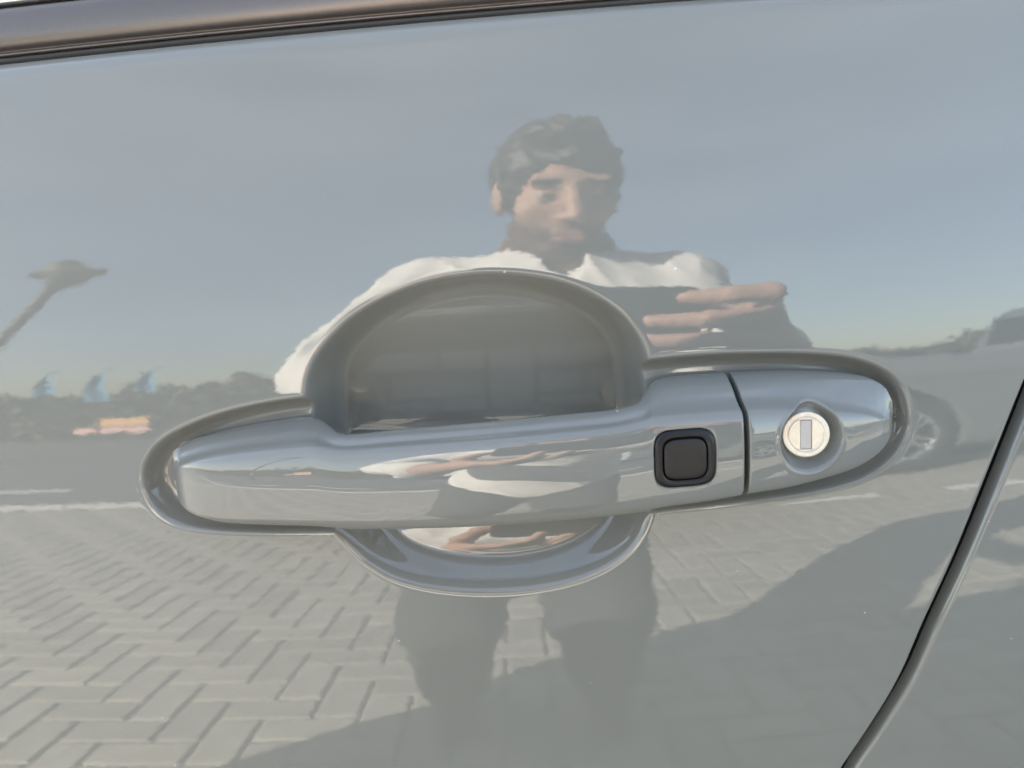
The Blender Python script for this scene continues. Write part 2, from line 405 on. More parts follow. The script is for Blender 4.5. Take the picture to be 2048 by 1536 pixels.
def loft(name, st, dent=None):
    V = []
    for x, sh in st:
        p = profile(x, sh); X = np.full(NP, x)
        o = p[:, 0]
        if dent is not None: o = o - dent(X, p[:, 1]) * (np.arange(NP) > NP * 0.18)
        V.append(np.stack([X, Yd(X, p[:, 1]) - o, p[:, 1]], -1))
    n = len(st); V = np.concatenate(V)
    fq = gridfaces(n, NP).tolist()
    i = np.arange(n - 1); back = np.stack([i * NP, i * NP + NP - 1, (i + 1) * NP + NP - 1, (i + 1) * NP], -1).tolist()
    caps = [tuple(range(NP)), tuple(range((n - 1) * NP, n * NP))[::-1]]
    return mk(name, V, [tuple(q) for q in fq] + [tuple(q) for q in back] + caps, PAINT_H)

xl_, xr_ = xo(327, 0.0) + 0.0001, xo(1793, 0.0) - 0.0001
xsplit = 0.0768; gapw = 0.0018
bt = hit(1370, 917, 0.0195); BC = (bt[0], bt[2]); BA, BB = 0.0102, 0.0096
def sq_r(x, z, a, b, n=4.2): return (np.abs((x - BC[0]) / a) ** n + np.abs((z - BC[1]) / b) ** n) ** (1 / n)
def dent_btn(x, z): return 0.0016 * sstep((1.045 - sq_r(x, z, BA, BB)) / 0.075)
lk = hit(1626, 881, 0.0165); LC = (lk[0], lk[2]); LR = 0.0112
def dent_lock(x, z):
    r = np.hypot(x - LC[0], z - LC[1]); return 0.0072 * lip(LR - r, 0.0036, 0.00028) - 0.0003 * np.exp(-((r - LR - 0.0006) / 0.0008) ** 2)
st = [(xl_ + 0.012 * (1 - math.cos(a)), 0) for a in np.linspace(0.02, math.pi / 2, 46)]
st += [(x, 0) for x in np.arange(st[-1][0] + 0.0008, BC[0] - 0.013, 0.0008)]
st += [(x, 0) for x in np.arange(st[-1][0] + 0.0003, BC[0] + 0.013, 0.0003)]
st += [(x, 0) for x in np.arange(st[-1][0] + 0.0006, xsplit - gapw / 2 - 0.0008, 0.0006)]
st += [(xsplit - gapw / 2 - 0.0006 + 0.0006 * math.sin(a), 0.0006 * (1 - math.cos(a))) for a in np.linspace(0, math.pi / 2, 8)]
handle = cpart(loft('door_handle', st, dent_btn)); tag(handle, 'pale grey pull handle bar with glossy lacquer')
st = [(xsplit + gapw / 2 + 0.0006 - 0.0006 * math.sin(a), 0.0006 * (1 - math.cos(a))) for a in np.linspace(math.pi / 2, 0, 8)]
st += [(x, 0) for x in np.arange(st[-1][0] + 0.0003, xr_ - 0.010, 0.0003)]
st += [(xr_ - 0.010 * (1 - math.sin(a)), 0) for a in np.linspace(0.06, math.pi / 2 - 0.015, 60)]
lockcap = cpart(loft('lock_cover', st, dent_lock)); tag(lockcap, 'pale grey end cap of the handle holding the key lock')
# dark core between handle and cap
zc_ = float(ZB(xsplit) * 0.45 + ZT(xsplit) * 0.55) - 0.004
v, f = box(xsplit, Yd(xsplit, zc_) - 0.001, zc_, 0.006, 0.012, 0.024)
cpart(mk('handle_core', v, f, RUBBER, smooth=False))

# touch button
def rings(rs, hs, mat, name, na=96):
    V = []
    for r, h in zip(rs, hs):
        for k in range(na):
            a = 2 * math.pi * k / na; c, s = math.cos(a), math.sin(a); n = 4.2
            q = r / (abs(c) ** n + abs(s) ** n) ** (1 / n); x = BC[0] + BA * q * c; z = BC[1] + BB * q * s
            V.append((x, z, h))
    V = np.array(V); P = np.array([(x, Yd(x, z) - front_off(x, z) - h, z) for x, z, h in V])
    fq = gridfaces(len(rs), na); fa = []
    for i in range(len(rs) - 1):
        for k in range(na): fa.append((i * na + k, i * na + (k + 1) % na, (i + 1) * na + (k + 1) % na, (i + 1) * na + k))
    fa.append(tuple(range((len(rs) - 1) * na, len(rs) * na)))
    o = mk(name, P, fa, mat, handle); return o
mm = 0.001
rings([1.0, 1.0, .985, .96, .92, .86, .80, .755, .735, .725, .72], [-1.5 * mm, -.1 * mm, .25 * mm, .5 * mm, .68 * mm, .72 * mm, .62 * mm, .38 * mm, .1 * mm, -.3 * mm, -1.0 * mm], BEZEL, 'button_bezel')
rings([.70, .70, .69, .67, .63, .55, .4, .2, .02], [-1.0 * mm, .2 * mm, .48 * mm, .66 * mm, .78 * mm, .86 * mm, .93 * mm, .97 * mm, .98 * mm], PAD, 'touch_button')

# lock cylinder: a plated barrel with a raised face ring and a key slot
ctr = np.array([LC[0] - 0.0004, 0, LC[1] + 0.0004]); ctr[1] = Yd(ctr[0], ctr[2]) - front_off(*LC) + 0.0042
nn = np.array([-0.10, -1, 0.16]); nn /= np.linalg.norm(nn)
ex = np.cross(np.array([0, 0, 1.]), -nn); ex /= np.linalg.norm(ex); ez = np.cross(-nn, ex) * -1
if ez[2] < 0: ez = -ez
LRR = 0.0079
rr_ = np.concatenate([np.linspace(0.02, 0.94, 70), 0.94 + 0.06 * np.sin(np.linspace(0.1, math.pi / 2, 10)), [1.0]]); na = 200
V = []
for i, r in enumerate(rr_):
    for k in range(na):
        a = 2 * math.pi * k / na; p, q = r * LRR * math.cos(a), r * LRR * math.sin(a)
        h = 0.0
        if r > 0.94: h = -0.06 * LRR * (1 - math.sqrt(max(0, 1 - ((r - 0.94) / 0.06) ** 2)))
        if i == len(rr_) - 1: h = -0.007
        h -= 0.00035 * math.exp(-((r - 0.76) / 0.022) ** 2)
        sd = max(abs(p) - 0.00185, abs(q) - 0.0050)
        h -= 0.0009 * float(sstep((0.00018 - sd) / 0.00036))
        V.append(ctr + ex * p + ez * q + nn * h)
fa = [(i * na + k, i * na + (k + 1) % na, (i + 1) * na + (k + 1) % na, (i + 1) * na + k) for i in range(len(rr_) - 1) for k in range(na)]
fa.append(tuple(range(na)))
lockc = mk('lock_cylinder', V, fa, NICKEL, lockcap); tag(lockc, 'bright plated key lock with grey slot')
v, f = box(0, 0, 0, 0.0034, 0.0004, 0.0097)
v = np.array([ctr + ex * a[0] + ez * a[2] + nn * (-0.00062 + a[1]) for a in v])
mk('key_slot', v, f, SLOT, lockcap, smooth=False)

# ------------------------------------------------------------------ volumes to surfaces (bodies, clothes, car shells)
def vnoise(X, Y, Z, s, seed=0):
    r = np.random.default_rng(seed).random((17, 17, 17)).astype(np.float32)
    x, y, z = np.broadcast_arrays(X / s, Y / s, Z / s)
    def sp(t): i = np.floor(t).astype(int); f_ = t - i; return i % 16, f_ * f_ * (3 - 2 * f_)
    i, a = sp(x); j, b = sp(y); k, c = sp(z)
    o = 0
    for di in (0, 1):
        for dj in (0, 1):
            for dk in (0, 1):
                o = o + r[i + di, j + dj, k + dk] * (a if di else 1 - a) * (b if dj else 1 - b) * (c if dk else 1 - c)
    return o

class Vol:
    def __init__(s, lo, hi, h):
        s.lo = np.array(lo, float); s.h = h; s.n = np.ceil((np.array(hi) - s.lo) / h).astype(int) + 1
        s.a = np.full(s.n, 1.0, np.float32)
    def sub(s, lo, hi):
        a = np.clip(np.floor((np.array(lo) - s.lo) / s.h).astype(int), 0, s.n - 1); b = np.clip(np.ceil((np.array(hi) - s.lo) / s.h).astype(int) + 1, 1, s.n)
        ax = [(s.lo[i] + s.h * np.arange(a[i], b[i])).astype(np.float32) for i in range(3)]
        return tuple(slice(a[i], b[i]) for i in range(3)), ax[0][:, None, None], ax[1][None, :, None], ax[2][None, None, :]
    def put(s, fn, lo, hi, k, cut=False):
        sl_, X, Y, Z = s.sub(lo, hi); d = fn(X, Y, Z).astype(np.float32); a = s.a[sl_]
        if cut:
            d = -d; h = np.clip(0.5 - 0.5 * (a - d) / k, 0, 1); s.a[sl_] = a * (1 - h) + d * h + k * h * (1 - h)
        else:
            h = np.clip(0.5 + 0.5 * (a - d) / k, 0, 1); s.a[sl_] = a * (1 - h) + d * h - k * h * (1 - h)
    def cone(s, p, q, ra, rb, k=0.01, cut=False, wob=None):
        p = np.array(p, float); q = np.array(q, float); e = q - p; L2 = e.dot(e) + 1e-12; m = max(ra, rb) + 2 * k + 0.02
        def fn(X, Y, Z):
            t = np.clip(((X - p[0]) * e[0] + (Y - p[1]) * e[1] + (Z - p[2]) * e[2]) / L2, 0, 1)
            d = np.sqrt((X - p[0] - e[0] * t) ** 2 + (Y - p[1] - e[1] * t) ** 2 + (Z - p[2] - e[2] * t) ** 2) - (ra + (rb - ra) * t)
            return d if wob is None else d + wob(X, Y, Z)
        s.put(fn, np.minimum(p, q) - m, np.maximum(p, q) + m, k, cut)
    def ell(s, c, r, k=0.01, cut=False, fr=None, wob=None):
        c = np.array(c, float); r = np.array(r, float); m = r.max() + 2 * k + 0.02; R = np.eye(3) if fr is None else fr
        def fn(X, Y, Z):
            x, y, z = X - c[0], Y - c[1], Z - c[2]
            q = [(R[0, i] * x + R[1, i] * y + R[2, i] * z) / r[i] for i in range(3)]
            k0 = np.sqrt(q[0] ** 2 + q[1] ** 2 + q[2] ** 2) + 1e-6; k1 = np.sqrt((q[0] / r[0]) ** 2 + (q[1] / r[1]) ** 2 + (q[2] / r[2]) ** 2) + 1e-6
            d = k0 * (k0 - 1) / k1
            return d if wob is None else d + wob(X, Y, Z)
        s.put(fn, c - m, c + m, k, cut)
    def mesh(s):
        a = s.a; ins = a < 0
        c = np.zeros(np.array(a.shape) - 1, np.uint8)
        for i in (0, 1):
            for j in (0, 1):
                for k in (0, 1): c += ins[i:a.shape[0] - 1 + i, j:a.shape[1] - 1 + j, k:a.shape[2] - 1 + k]
        I, J, K = np.nonzero((c > 0) & (c < 8)); n = len(I)
        idx = np.full(c.shape, -1, np.int32); idx[I, J, K] = np.arange(n)
        acc = np.zeros((n, 3)); cnt = np.zeros(n)
        cor = [(i, j, k) for i in (0, 1) for j in (0, 1) for k in (0, 1)]
        for p in cor:
            for ax in range(3):
                if p[ax]: continue
                q = list(p); q[ax] = 1
                va = a[I + p[0], J + p[1], K + p[2]]; vb = a[I + q[0], J + q[1], K + q[2]]
                m = (va < 0) != (vb < 0); t = np.where(m, va / np.where(m, va - vb, 1), 0)
                pos = np.tile(np.array(p, float), (n, 1)); pos[:, ax] += t
                acc[m] += pos[m]; cnt[m] += 1
        V = (np.stack([I, J, K], -1) + acc / cnt[:, None]) * s.h + s.lo
        Fs = []
        for ax in range(3):
            b, cx = (ax + 1) % 3, (ax + 2) % 3
            lo = [slice(None)] * 3; hi = [slice(None)] * 3; lo[ax] = slice(0, -1); hi[ax] = slice(1, None)
            E_ = ins[tuple(lo)] != ins[tuple(hi)]; sg = ins[tuple(lo)]
            P = np.stack(np.nonzero(E_), -1)
            ok = (P[:, b] > 0) & (P[:, cx] > 0) & (P[:, b] < c.shape[b]) & (P[:, cx] < c.shape[cx]); P = P[ok]
            g = sg[P[:, 0], P[:, 1], P[:, 2]]
            def at(db, dc): Q = P.copy(); Q[:, b] += db; Q[:, cx] += dc; return idx[Q[:, 0], Q[:, 1], Q[:, 2]]
            q = np.stack([at(-1, -1), at(0, -1), at(0, 0), at(-1, 0)], -1)
            q[~g] = q[~g][:, ::-1]; Fs.append(q)
        return V, np.concatenate(Fs)

def set_col(o, cols):
    a = o.data.color_attributes.new('Col', 'FLOAT_COLOR', 'POINT')
    c = np.ones((len(o.data.vertices), 4), np.float32); c[:, :3] = cols; a.data.foreach_set('color', c.ravel())

# ------------------------------------------------------------------ car shells
SEDAN = [[(-.92, .995), (-.42, 1.36), (-.02, 1.395), (-.02, .995)], [(.06, .995), (.06, 1.395), (.72, 1.385), (1.12, 1.27), (1.22, 1.02)]]
PICK = [SEDAN[0], [(.06, .995), (.06, 1.395), (.34, 1.375), (.42, 1.02)]]
PICK_PROF = [(-2.05, .24), (-2.13, .40), (-2.12, .62), (-2.02, .76), (-1.75, .86), (-1.15, .97), (-.80, 1.19), (-.42, 1.40), (.05, 1.475), (.40, 1.44), (.50, 1.25), (.56, 1.02), (.66, .985), (1.4, .99), (2.08, .985), (2.14, .93), (2.13, .70), (2.10, .40), (2.0, .26), (1.2, .20), (0, .20), (-1.2, .20)]
PS = 0.8
PICK_PROF = [(x - PS * float(sstep((0.72 - x) / 0.05)), z) for x, z in PICK_PROF]
PICK = [[(x - PS, z) for x, z in w_] for w_ in PICK]
def car_volume(h, xo_=0.0, zs_=1.0, width=None, inset=None, hollow=False, pick=False):
    prof = catmull(PICK_PROF if pick else [(-2.05, .24), (-2.13, .40), (-2.12, .62), (-2.02, .76), (-1.75, .86), (-1.15, .97), (-.80, 1.19), (-.42, 1.40), (.10, 1.475), (.75, 1.46), (1.30, 1.36), (1.75, 1.10), (2.06, .97), (2.12, .70), (2.10, .40), (2.0, .26), (1.2, .20), (0, .20), (-1.2, .20)], 6)
    V_ = Vol((-3.1 if pick else -2.3, -1.05, 0.1), (2.3, 1.05, 1.75), h)
    ax = [V_.lo[i] + h * np.arange(V_.n[i]) for i in range(3)]
    X2, Z2 = np.meshgrid(ax[0], ax[2] / zs_, indexing='ij')
    d2 = poly_sdf(X2, Z2, prof)[:, None, :]
    X, Y, Z = ax[0][:, None, None], ax[1][None, :, None], ax[2][None, None, :]
    if width is None:
        w = 0.87 - 0.42 * np.clip(Z - 0.93, 0, 1) - 0.10 * np.clip(0.42 - Z, 0, 1) + 0.012 * np.exp(-((Z - 0.84) / 0.03) ** 2)
    else: w = width(X, Z)
    w = w - 0.16 * (np.abs(X + (0.4 if pick else 0)) / (2.5 if pick else 2.1)) ** 4
    e = np.abs(Y) - w; k = 0.09
    hh = np.clip(0.5 - 0.5 * (d2 - e) / k, 0, 1); a = d2 * (1 - hh) + e * hh + k * hh * (1 - hh)
    for cx in (-1.28 - (PS if pick else 0), 1.26):
        cyl = np.maximum(np.hypot(X - cx, Z - 0.33) - 0.365, 0.52 - np.abs(Y)); a = np.maximum(a, -cyl)
    wins = PICK if pick else SEDAN
    for wpol in wins:
        dw = poly_sdf(X2, Z2, np.array(wpol))[:, None, :] - 0.015
        a = np.maximum(a, -np.maximum(dw, (0.2 if hollow else 0) - np.abs(Y) if hollow else (w - 0.035) - np.abs(Y)))
    if hollow:
        ds = poly_sdf(X2, Z2, np.array([(-1.10, 1.03), (-1.0, .90), (-.36, 1.28), (-.46, 1.46), (-.8, 1.30)]))[:, None, :]
        a = np.maximum(a, -np.maximum(ds, np.abs(Y) - (w - 0.055)))
        inn = np.maximum(np.maximum(d2 + 0.06, np.abs(Y) - (w - 0.07)), np.maximum(0.45 - Z, np.maximum(X - 1.7, -0.95 - X))); a = np.maximum(a, -inn)
    V_.a = a.astype(np.float32); v, f = V_.mesh(); return v, f, wins

def wheel(parent, cx, side, y0, R=0.325, name='wheel'):
    prof = [(0.205, -0.10), (0.215, 0.105), (0.25, 0.118), (0.295, 0.112), (0.318, 0.095), (0.325, 0.06), (0.325, -0.06), (0.315, -0.10)]
    n = 40; V = []
    for k in range(n):
        a = 2 * math.pi * k / n
        for r, t in prof: V.append((cx + r * math.cos(a), y0 + side * t, R + 0.003 + r * math.sin(a)))
    m = len(prof); fa = [(k * m + j, ((k + 1) % n) * m + j, ((k + 1) % n) * m + (j + 1) % m, k * m + (j + 1) % m) for k in range(n) for j in range(m)]
    w_ = mk(name, V, fa, TYRE, parent)
    parts = []
    for k in range(10):
        a = 2 * math.pi * k / 10 + 0.15; tw = 0.16 if k % 2 else -0.16
        P = []
        for r, hw, t in ((0.035, 0.016, 0.075), (0.12, 0.011, 0.088), (0.205, 0.016, 0.098)):
            b = a + tw * (r - 0.03) / 0.17
            for s_ in (-1, 1):
                for dt in (0.0, -0.025):
                    c, q = math.cos(b), math.sin(b)
                    P.append((cx + r * c - s_ * hw * q, y0 + side * (t + dt), R + 0.003 + r * q + s_ * hw * c))
        fq = []
        for i in range(2):
            o = i * 4; fq += [(o, o + 4, o + 6, o + 2), (o + 1, o + 3, o + 7, o + 5), (o, o + 1, o + 5, o + 4), (o + 2, o + 6, o + 7, o + 3)]
        parts.append((P, fq))
    ring = []
    for k in range(40):
        a = 2 * math.pi * k / 40
        for r, t in ((0.192, 0.08), (0.192, 0.108), (0.212, 0.112), (0.212, 0.08)): ring.append((cx + r * math.cos(a), y0 + side * t, R + 0.003 + r * math.sin(a)))
    parts.append((ring, [(k * 4 + j, ((k + 1) % 40) * 4 + j, ((k + 1) % 40) * 4 + (j + 1) % 4, k * 4 + (j + 1) % 4) for k in range(40) for j in range(4)]))
    hub = [(cx + r * math.cos(a), y0 + side * t, R + 0.003 + r * math.sin(a)) for r, t in ((0.045, 0.05), (0.042, 0.09), (0.02, 0.098)) for a in np.linspace(0, 2 * math.pi, 16, endpoint=False)]
    parts.append((hub, [(i * 16 + k, i * 16 + (k + 1) % 16, (i + 1) * 16 + (k + 1) % 16, (i + 1) * 16 + k) for i in range(2) for k in range(16)] + [tuple(range(32, 48))]))
    v, f = merge(parts); mk('rim', v, f, ALLOY, w_, smooth=False)
    # dark brake backing
    bk = [(cx + r * math.cos(a), y0 + side * t, R + 0.003 + r * math.sin(a)) for r, t in ((0.2, 0.0), (0.03, 0.03)) for a in np.linspace(0, 2 * math.pi, 24, endpoint=False)]
    mk('brake_disc', bk, [(k, (k + 1) % 24, 24 + (k + 1) % 24, 24 + k) for k in range(24)] + [tuple(range(24, 48))], RUBBER, w_)
    return w_

def pane(poly, yfn, side, th=0.006):
    P = [(x, side * (yfn(z)), z) for x, z in poly] + [(x, side * (yfn(z) - th), z) for x, z in poly]
    n = len(poly); return P, [tuple(range(n)), tuple(range(n, 2 * n))[::-1]] + [(i, (i + 1) % n, n + (i + 1) % n, n + i) for i in range(n)]

SHELL = car_volume(0.026); SHELL_P = car_volume(0.026, pick=True)
HEADLAMP = plain('headlamp_lens', (0.7, 0.72, 0.74), 0.08, coat=1.0)
TAIL = plain('tail_lamp_lens', (0.35, 0.02, 0.02), 0.12, coat=1.0)
def make_car(label, paint, loc, rz, pick=False):
    root = empty('pickup_truck' if pick else 'parked_car', loc); root.rotation_euler = (0, 0, rz)
    tag(root, label, 'truck' if pick else 'car')
    v, f, wins = SHELL_P if pick else SHELL
    if not make_car.meshes:
        make_car.meshes['done'] = 1
    mk('body', v, f, paint, root)
    wf = lambda z: 0.87 - 0.42 * max(0, z - 0.93) - 0.022
    for wp in wins:
        for s_ in (-1, 1):
            P, fq = pane(wp, wf, s_); mk('window', P, fq, GLASSDARK, root, smooth=False)
    sh_ = PS if pick else 0.0
    ws = [(-1.10 - sh_, 1.012), (-.85 - sh_, 1.17), (-.47 - sh_, 1.395)]
    P = [(x, y * hw, z) for (x, z), hw in zip(ws, (0.70, 0.66, 0.57)) for y in (-1, 1)]
    P2 = [(x + 0.03, y, z - 0.03) for x, y, z in P]
    fq = [(0, 2, 3, 1), (2, 4, 5, 3), (6, 7, 9, 8), (8, 9, 11, 10), (0, 1, 7, 6), (4, 10, 11, 5), (0, 6, 8, 2), (2, 8, 10, 4), (1, 3, 9, 7), (3, 5, 11, 9)]
    mk('windscreen', P + P2, fq, GLASSDARK, root, smooth=False)
    rs = [(.475 - PS, 1.36), (.555 - PS, 1.08)] if pick else [(1.33, 1.355), (1.70, 1.135)]
    P = [(x, y * hw, z + 0.012) for (x, z), hw in zip(rs, (0.56, 0.64)) for y in (-1, 1)]; P2 = [(x - 0.03, y, z - 0.03) for x, y, z in P]
    mk('rear_window', P + P2, [(0, 1, 3, 2), (4, 6, 7, 5), (0, 4, 5, 1), (2, 3, 7, 6), (0, 2, 6, 4), (1, 5, 7, 3)], GLASSDARK, root, smooth=False)
    for s_ in (-1, 1):
        vv = Vol((-2.2 - sh_, min(s_ * .4, s_ * .9), .5), (-1.7 - sh_, max(s_ * .4, s_ * .9), .85), 0.02); vv.ell((-1.97 - sh_, s_ * .63, .69), (.13, .14, .06)); a_, b_ = vv.mesh(); mk('headlight', a_, b_, HEADLAMP, root)
        vv = Vol((1.8, min(s_ * .4, s_ * .9), .65), (2.2, max(s_ * .4, s_ * .9), 1.0), 0.02); vv.ell((2.03, s_ * .62, .82), (.09, .13, .07)); a_, b_ = vv.mesh(); mk('tail_light', a_, b_, TAIL, root)
        for cx in (-1.28 - sh_, 1.26): wheel(root, cx, s_, s_ * 0.74)
        vv = Vol((-.95 - sh_, min(s_ * .8, s_ * 1.1), .9), (-.6 - sh_, max(s_ * .8, s_ * 1.1), 1.15), 0.015); vv.ell((-.76 - sh_, s_ * .96, 1.02), (.06, .10, .065)); vv.cone((-.74 - sh_, s_ * .84, .97), (-.75 - sh_, s_ * .92, 1.0), .02, .02); a_, b_ = vv.mesh(); mk('side_mirror', a_, b_, paint, root)
    return root
make_car.meshes = {}
WHITE = plain('white_car_paint', (0.78, 0.78, 0.76), 0.25, coat=1.0)
GREYC = plain('dark_grey_car_paint', (0.12, 0.135, 0.13), 0.25, coat=1.0)
SILVER = plain('silver_car_paint', (0.6, 0.61, 0.62), 0.28, metal=0.4, coat=1.0)
make_car('white parked car with alloy wheels standing behind the photographer, mirrored in the handle', WHITE, (-0.35, -8.9, 0.006), 0.0)
make_car('dark grey pickup truck with bright alloy wheels, mirrored at the right edge of the door', GREYC, (3.45, -4.35, 0.006), math.pi + 0.02, True)
make_car('silver parked car farthest to the right, mirrored in the lock cover', SILVER, (10.5, -9.5, 0.006), 0.3)

# the photographed car's own shell behind its doors
def shell_w(X, Z):
    ins = 0.05 * (sstep((X + 1.21) / 0.05) * sstep((0.75 - X) / 0.05))
    return 0.95 - (Yd(0.0, np.clip(Z, 0.3, 2)) + ins + 0.012)
v, f, wins = car_volume(0.026, zs_=1.08, width=shell_w, hollow=True)
mk('body', v, f, PAINT, car)
for wp in wins:
    for s_ in (-1, 1):
        P, fq = pane([(x, z * 1.08 + 0.012) for x, z in wp], lambda z: 0.95 - (Yd(0.0, z) + 0.016), s_, 0.004)
        mk('window', P, fq, GLASS, car, smooth=False)
P = [(x, y * hw, z * 1.08) for (x, z), hw in zip([(-1.10, 1.0), (-.80, 1.185), (-.44, 1.385)], (0.72, 0.68, 0.60)) for y in (-1, 1)]; P2 = [(x + 0.003, y, z - 0.004) for x, y, z in P]
mk('windscreen', P + P2, [(0, 2, 3, 1), (2, 4, 5, 3), (6, 7, 9, 8), (8, 9, 11, 10), (0, 1, 7, 6), (4, 10, 11, 5), (0, 6, 8, 2), (2, 8, 10, 4), (1, 3, 9, 7), (3, 5, 11, 9)], GLASS, car, smooth=False)
for cx in (-1.28, 1.26):
    for s_ in (-1, 1): wheel(car, cx, s_, s_ * 0.74)

for o in car.children:
    if o.name.split('.')[0] in ('body', 'window', 'windscreen', 'wheel'): o.location.x += 0.25
# ------------------------------------------------------------------ ground
CONC = plain('concrete_paver', (0.335, 0.315, 0.265), 0.85, var=0.28, scale=9, bump=0.15)
n_ = CONC.node_tree; oi = n_.nodes.new('ShaderNodeObjectInfo'); hs = n_.nodes.new('ShaderNodeHueSaturation'); mr = n_.nodes.new('ShaderNodeMapRange')
mr.inputs['To Min'].default_value = 0.84; mr.inputs['To Max'].default_value = 1.14; n_.links.new(oi.outputs['Random'], mr.inputs['Value']); n_.links.new(mr.outputs[0], hs.inputs['Value'])
b_ = n_.nodes['Principled BSDF']; src = b_.inputs['Base Color'].links[0].from_socket; n_.links.new(src, hs.inputs['Color']); n_.links.new(hs.outputs[0], b_.inputs['Base Color'])
SAND = plain('joint_sand', (0.20, 0.185, 0.16), 0.95, var=0.3, scale=60)
ASPH = plain('asphalt', (0.085, 0.09, 0.095), 0.8, var=0.2, scale=40)
LINE = plain('road_paint', (0.78, 0.77, 0.74), 0.7, var=0.08, scale=12)
def sheet(name, x0, x1, y0, y1, z, mat, th=0.0):
    o = mk(name, [(x0, y0, z), (x1, y0, z), (x1, y1, z), (x0, y1, z)], [(0, 1, 2, 3)], mat, smooth=False); o['kind'] = 'structure'; return o
sheet('ground', -400, 400, -400, 400, -0.030, plain('far_ground', (0.13, 0.13, 0.11), 0.9, var=0.3, scale=0.2))
PY1 = -4.0
pav = sheet('pavement', -9, 9, PY1, 2.6, -0.012, SAND)
sheet('road', -120, 120, -60, PY1 - 0.02, -0.022, ASPH)
def paver_mesh():
    L_, W_, b = 0.1940, 0.0940, 0.006
    V = []
    for s_, z in ((0, -0.03), (0, -b * 0.8), (b, 0.0)):
        for ax_, ay in ((-1, -1), (1, -1), (1, 1), (-1, 1)): V.append((ax_ * (L_ / 2 - s_), ay * (W_ / 2 - s_), z))
    fq = [(8, 9, 10, 11)] + [(i, (i + 1) % 4, 4 + (i + 1) % 4, 4 + i) for i in (0, 1, 2, 3)] + [(4 + i, 4 + (i + 1) % 4, 8 + (i + 1) % 4, 8 + i) for i in (0, 1, 2, 3)]
    return V, fq
pv, pf = paver_mesh()
spots = []
u_ = 0.1
for i in range(-60, 61):
    for j in range(-80, 81):
        # 90 degree herringbone
        k = (i - j) % 4
        bx_, by_ = i * u_, j * u_
        if k == 0: spots.append((bx_ + u_ / 2, by_, 0.0))        # lying block covers (i, i+1)
        if k == 3: spots.append((bx_, by_ + u_ / 2, math.pi / 2))  # standing block covers (j, j+1)
spots = [s_ for s_ in spots if PY1 + 0.1 < s_[1] < 0.35 and abs(s_[0]) < 5.5]
spots.sort(key=lambda s_: (s_[0] + 0.15) ** 2 * 0.5 + (s_[1] + 1.35) ** 2)
pm = mk('paver', pv, pf, CONC, smooth=False, link=False).data
for i, (x, y, a) in enumerate(spots[:300]):
    o = bpy.data.objects.new('paver', pm); COL.objects.link(o); o.parent = pav
    o.location = (x, y, rng.normal(0, 0.0008)); o.rotation_euler = (rng.normal(0, 0.004), rng.normal(0, 0.004), a + rng.normal(0, 0.004))
rest = spots[300:]; pvv = np.array(pv)
VV = []; FF = []
for i, (x, y, a) in enumerate(rest):
    c, s_ = math.cos(a), math.sin(a)
    VV.append(np.stack([x + c * pvv[:, 0] - s_ * pvv[:, 1], y + s_ * pvv[:, 0] + c * pvv[:, 1], pvv[:, 2] + rng.normal(0, 0.0008)], -1))
    FF += [tuple(q + 12 * i for q in t) for t in pf]
o = mk('paver_field', np.concatenate(VV), FF, CONC, pav, smooth=False); o['kind'] = 'stuff'
# kerb edging and painted bay lines on the road
KERB = plain('kerb_stone', (0.5, 0.48, 0.45), 0.85, var=0.15, scale=10)
k_ = 0
for i in range(-11, 12):
    vk, fk = box(i * 0.82, PY1 + 0.02, 0.0, 0.80, 0.10, 0.05)
    mk('kerb_stone', vk, fk, KERB, pav, smooth=False)
for x0, x1, y0, y1 in ((-4.6, -3.5, -5.0, -4.88), (-2.9, -1.9, -5.02, -4.9), (2.1, 3.0, -3.02, -2.92), (1.25, 1.75, -3.0, -2.92), (-7.5, -5.2, -5.0, -4.88), (0.4, 1.4, -5.5, -5.38)):
    zz_ = 0.006 if y0 > PY1 else -0.016
    o = sheet('painted_line', x0, x1, y0, y1, zz_, LINE)

# ------------------------------------------------------------------ far things: hedge, trees, lamp, flags, banner
LEAF = plain('leaf', (0.045, 0.06, 0.03), 0.6, var=0.5, scale=3)
def leaf_cloud(n, fn, size):
    c = fn(n); a = rng.normal(size=(n, 3)); a /= np.linalg.norm(a, axis=1)[:, None]; b = np.cross(a, rng.normal(size=(n, 3))); b /= np.linalg.norm(b, axis=1)[:, None]
    s_ = size * rng.uniform(0.6, 1.4, (n, 1))
    V = np.stack([c - a * s_, c - b * s_ * 0.5, c + a * s_, c + b * s_ * 0.5], 1).reshape(-1, 3)
    return V, np.arange(4 * n).reshape(-1, 4)
def hedge_pts(n):
    x = rng.uniform(-40, 0, n); top = 1.25 + 0.12 * np.sin(x * 1.7) + 0.1 * np.sin(x * 4.1 + 1)
    return np.stack([x, -13.2 + rng.uniform(-0.45, 0.45, n), rng.uniform(0, 1, n) ** 0.7 * top - 0.02], -1)
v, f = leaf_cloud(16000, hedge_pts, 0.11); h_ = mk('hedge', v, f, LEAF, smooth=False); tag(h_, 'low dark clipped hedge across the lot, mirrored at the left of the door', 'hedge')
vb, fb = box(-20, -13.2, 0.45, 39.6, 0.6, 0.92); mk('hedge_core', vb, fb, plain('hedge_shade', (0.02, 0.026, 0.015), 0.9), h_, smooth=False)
def far_pts(n):
    x = rng.uniform(-120, 120, n); top = 3.0 + 1.6 * np.sin(x * 0.13) + 1.1 * np.sin(x * 0.41 + 2) + 0.6 * np.sin(x * 1.3)
    return np.stack([x, -85 + rng.uniform(-3, 3, n), rng.uniform(0, 1, n) ** 0.8 * np.maximum(1.5, top)], -1)
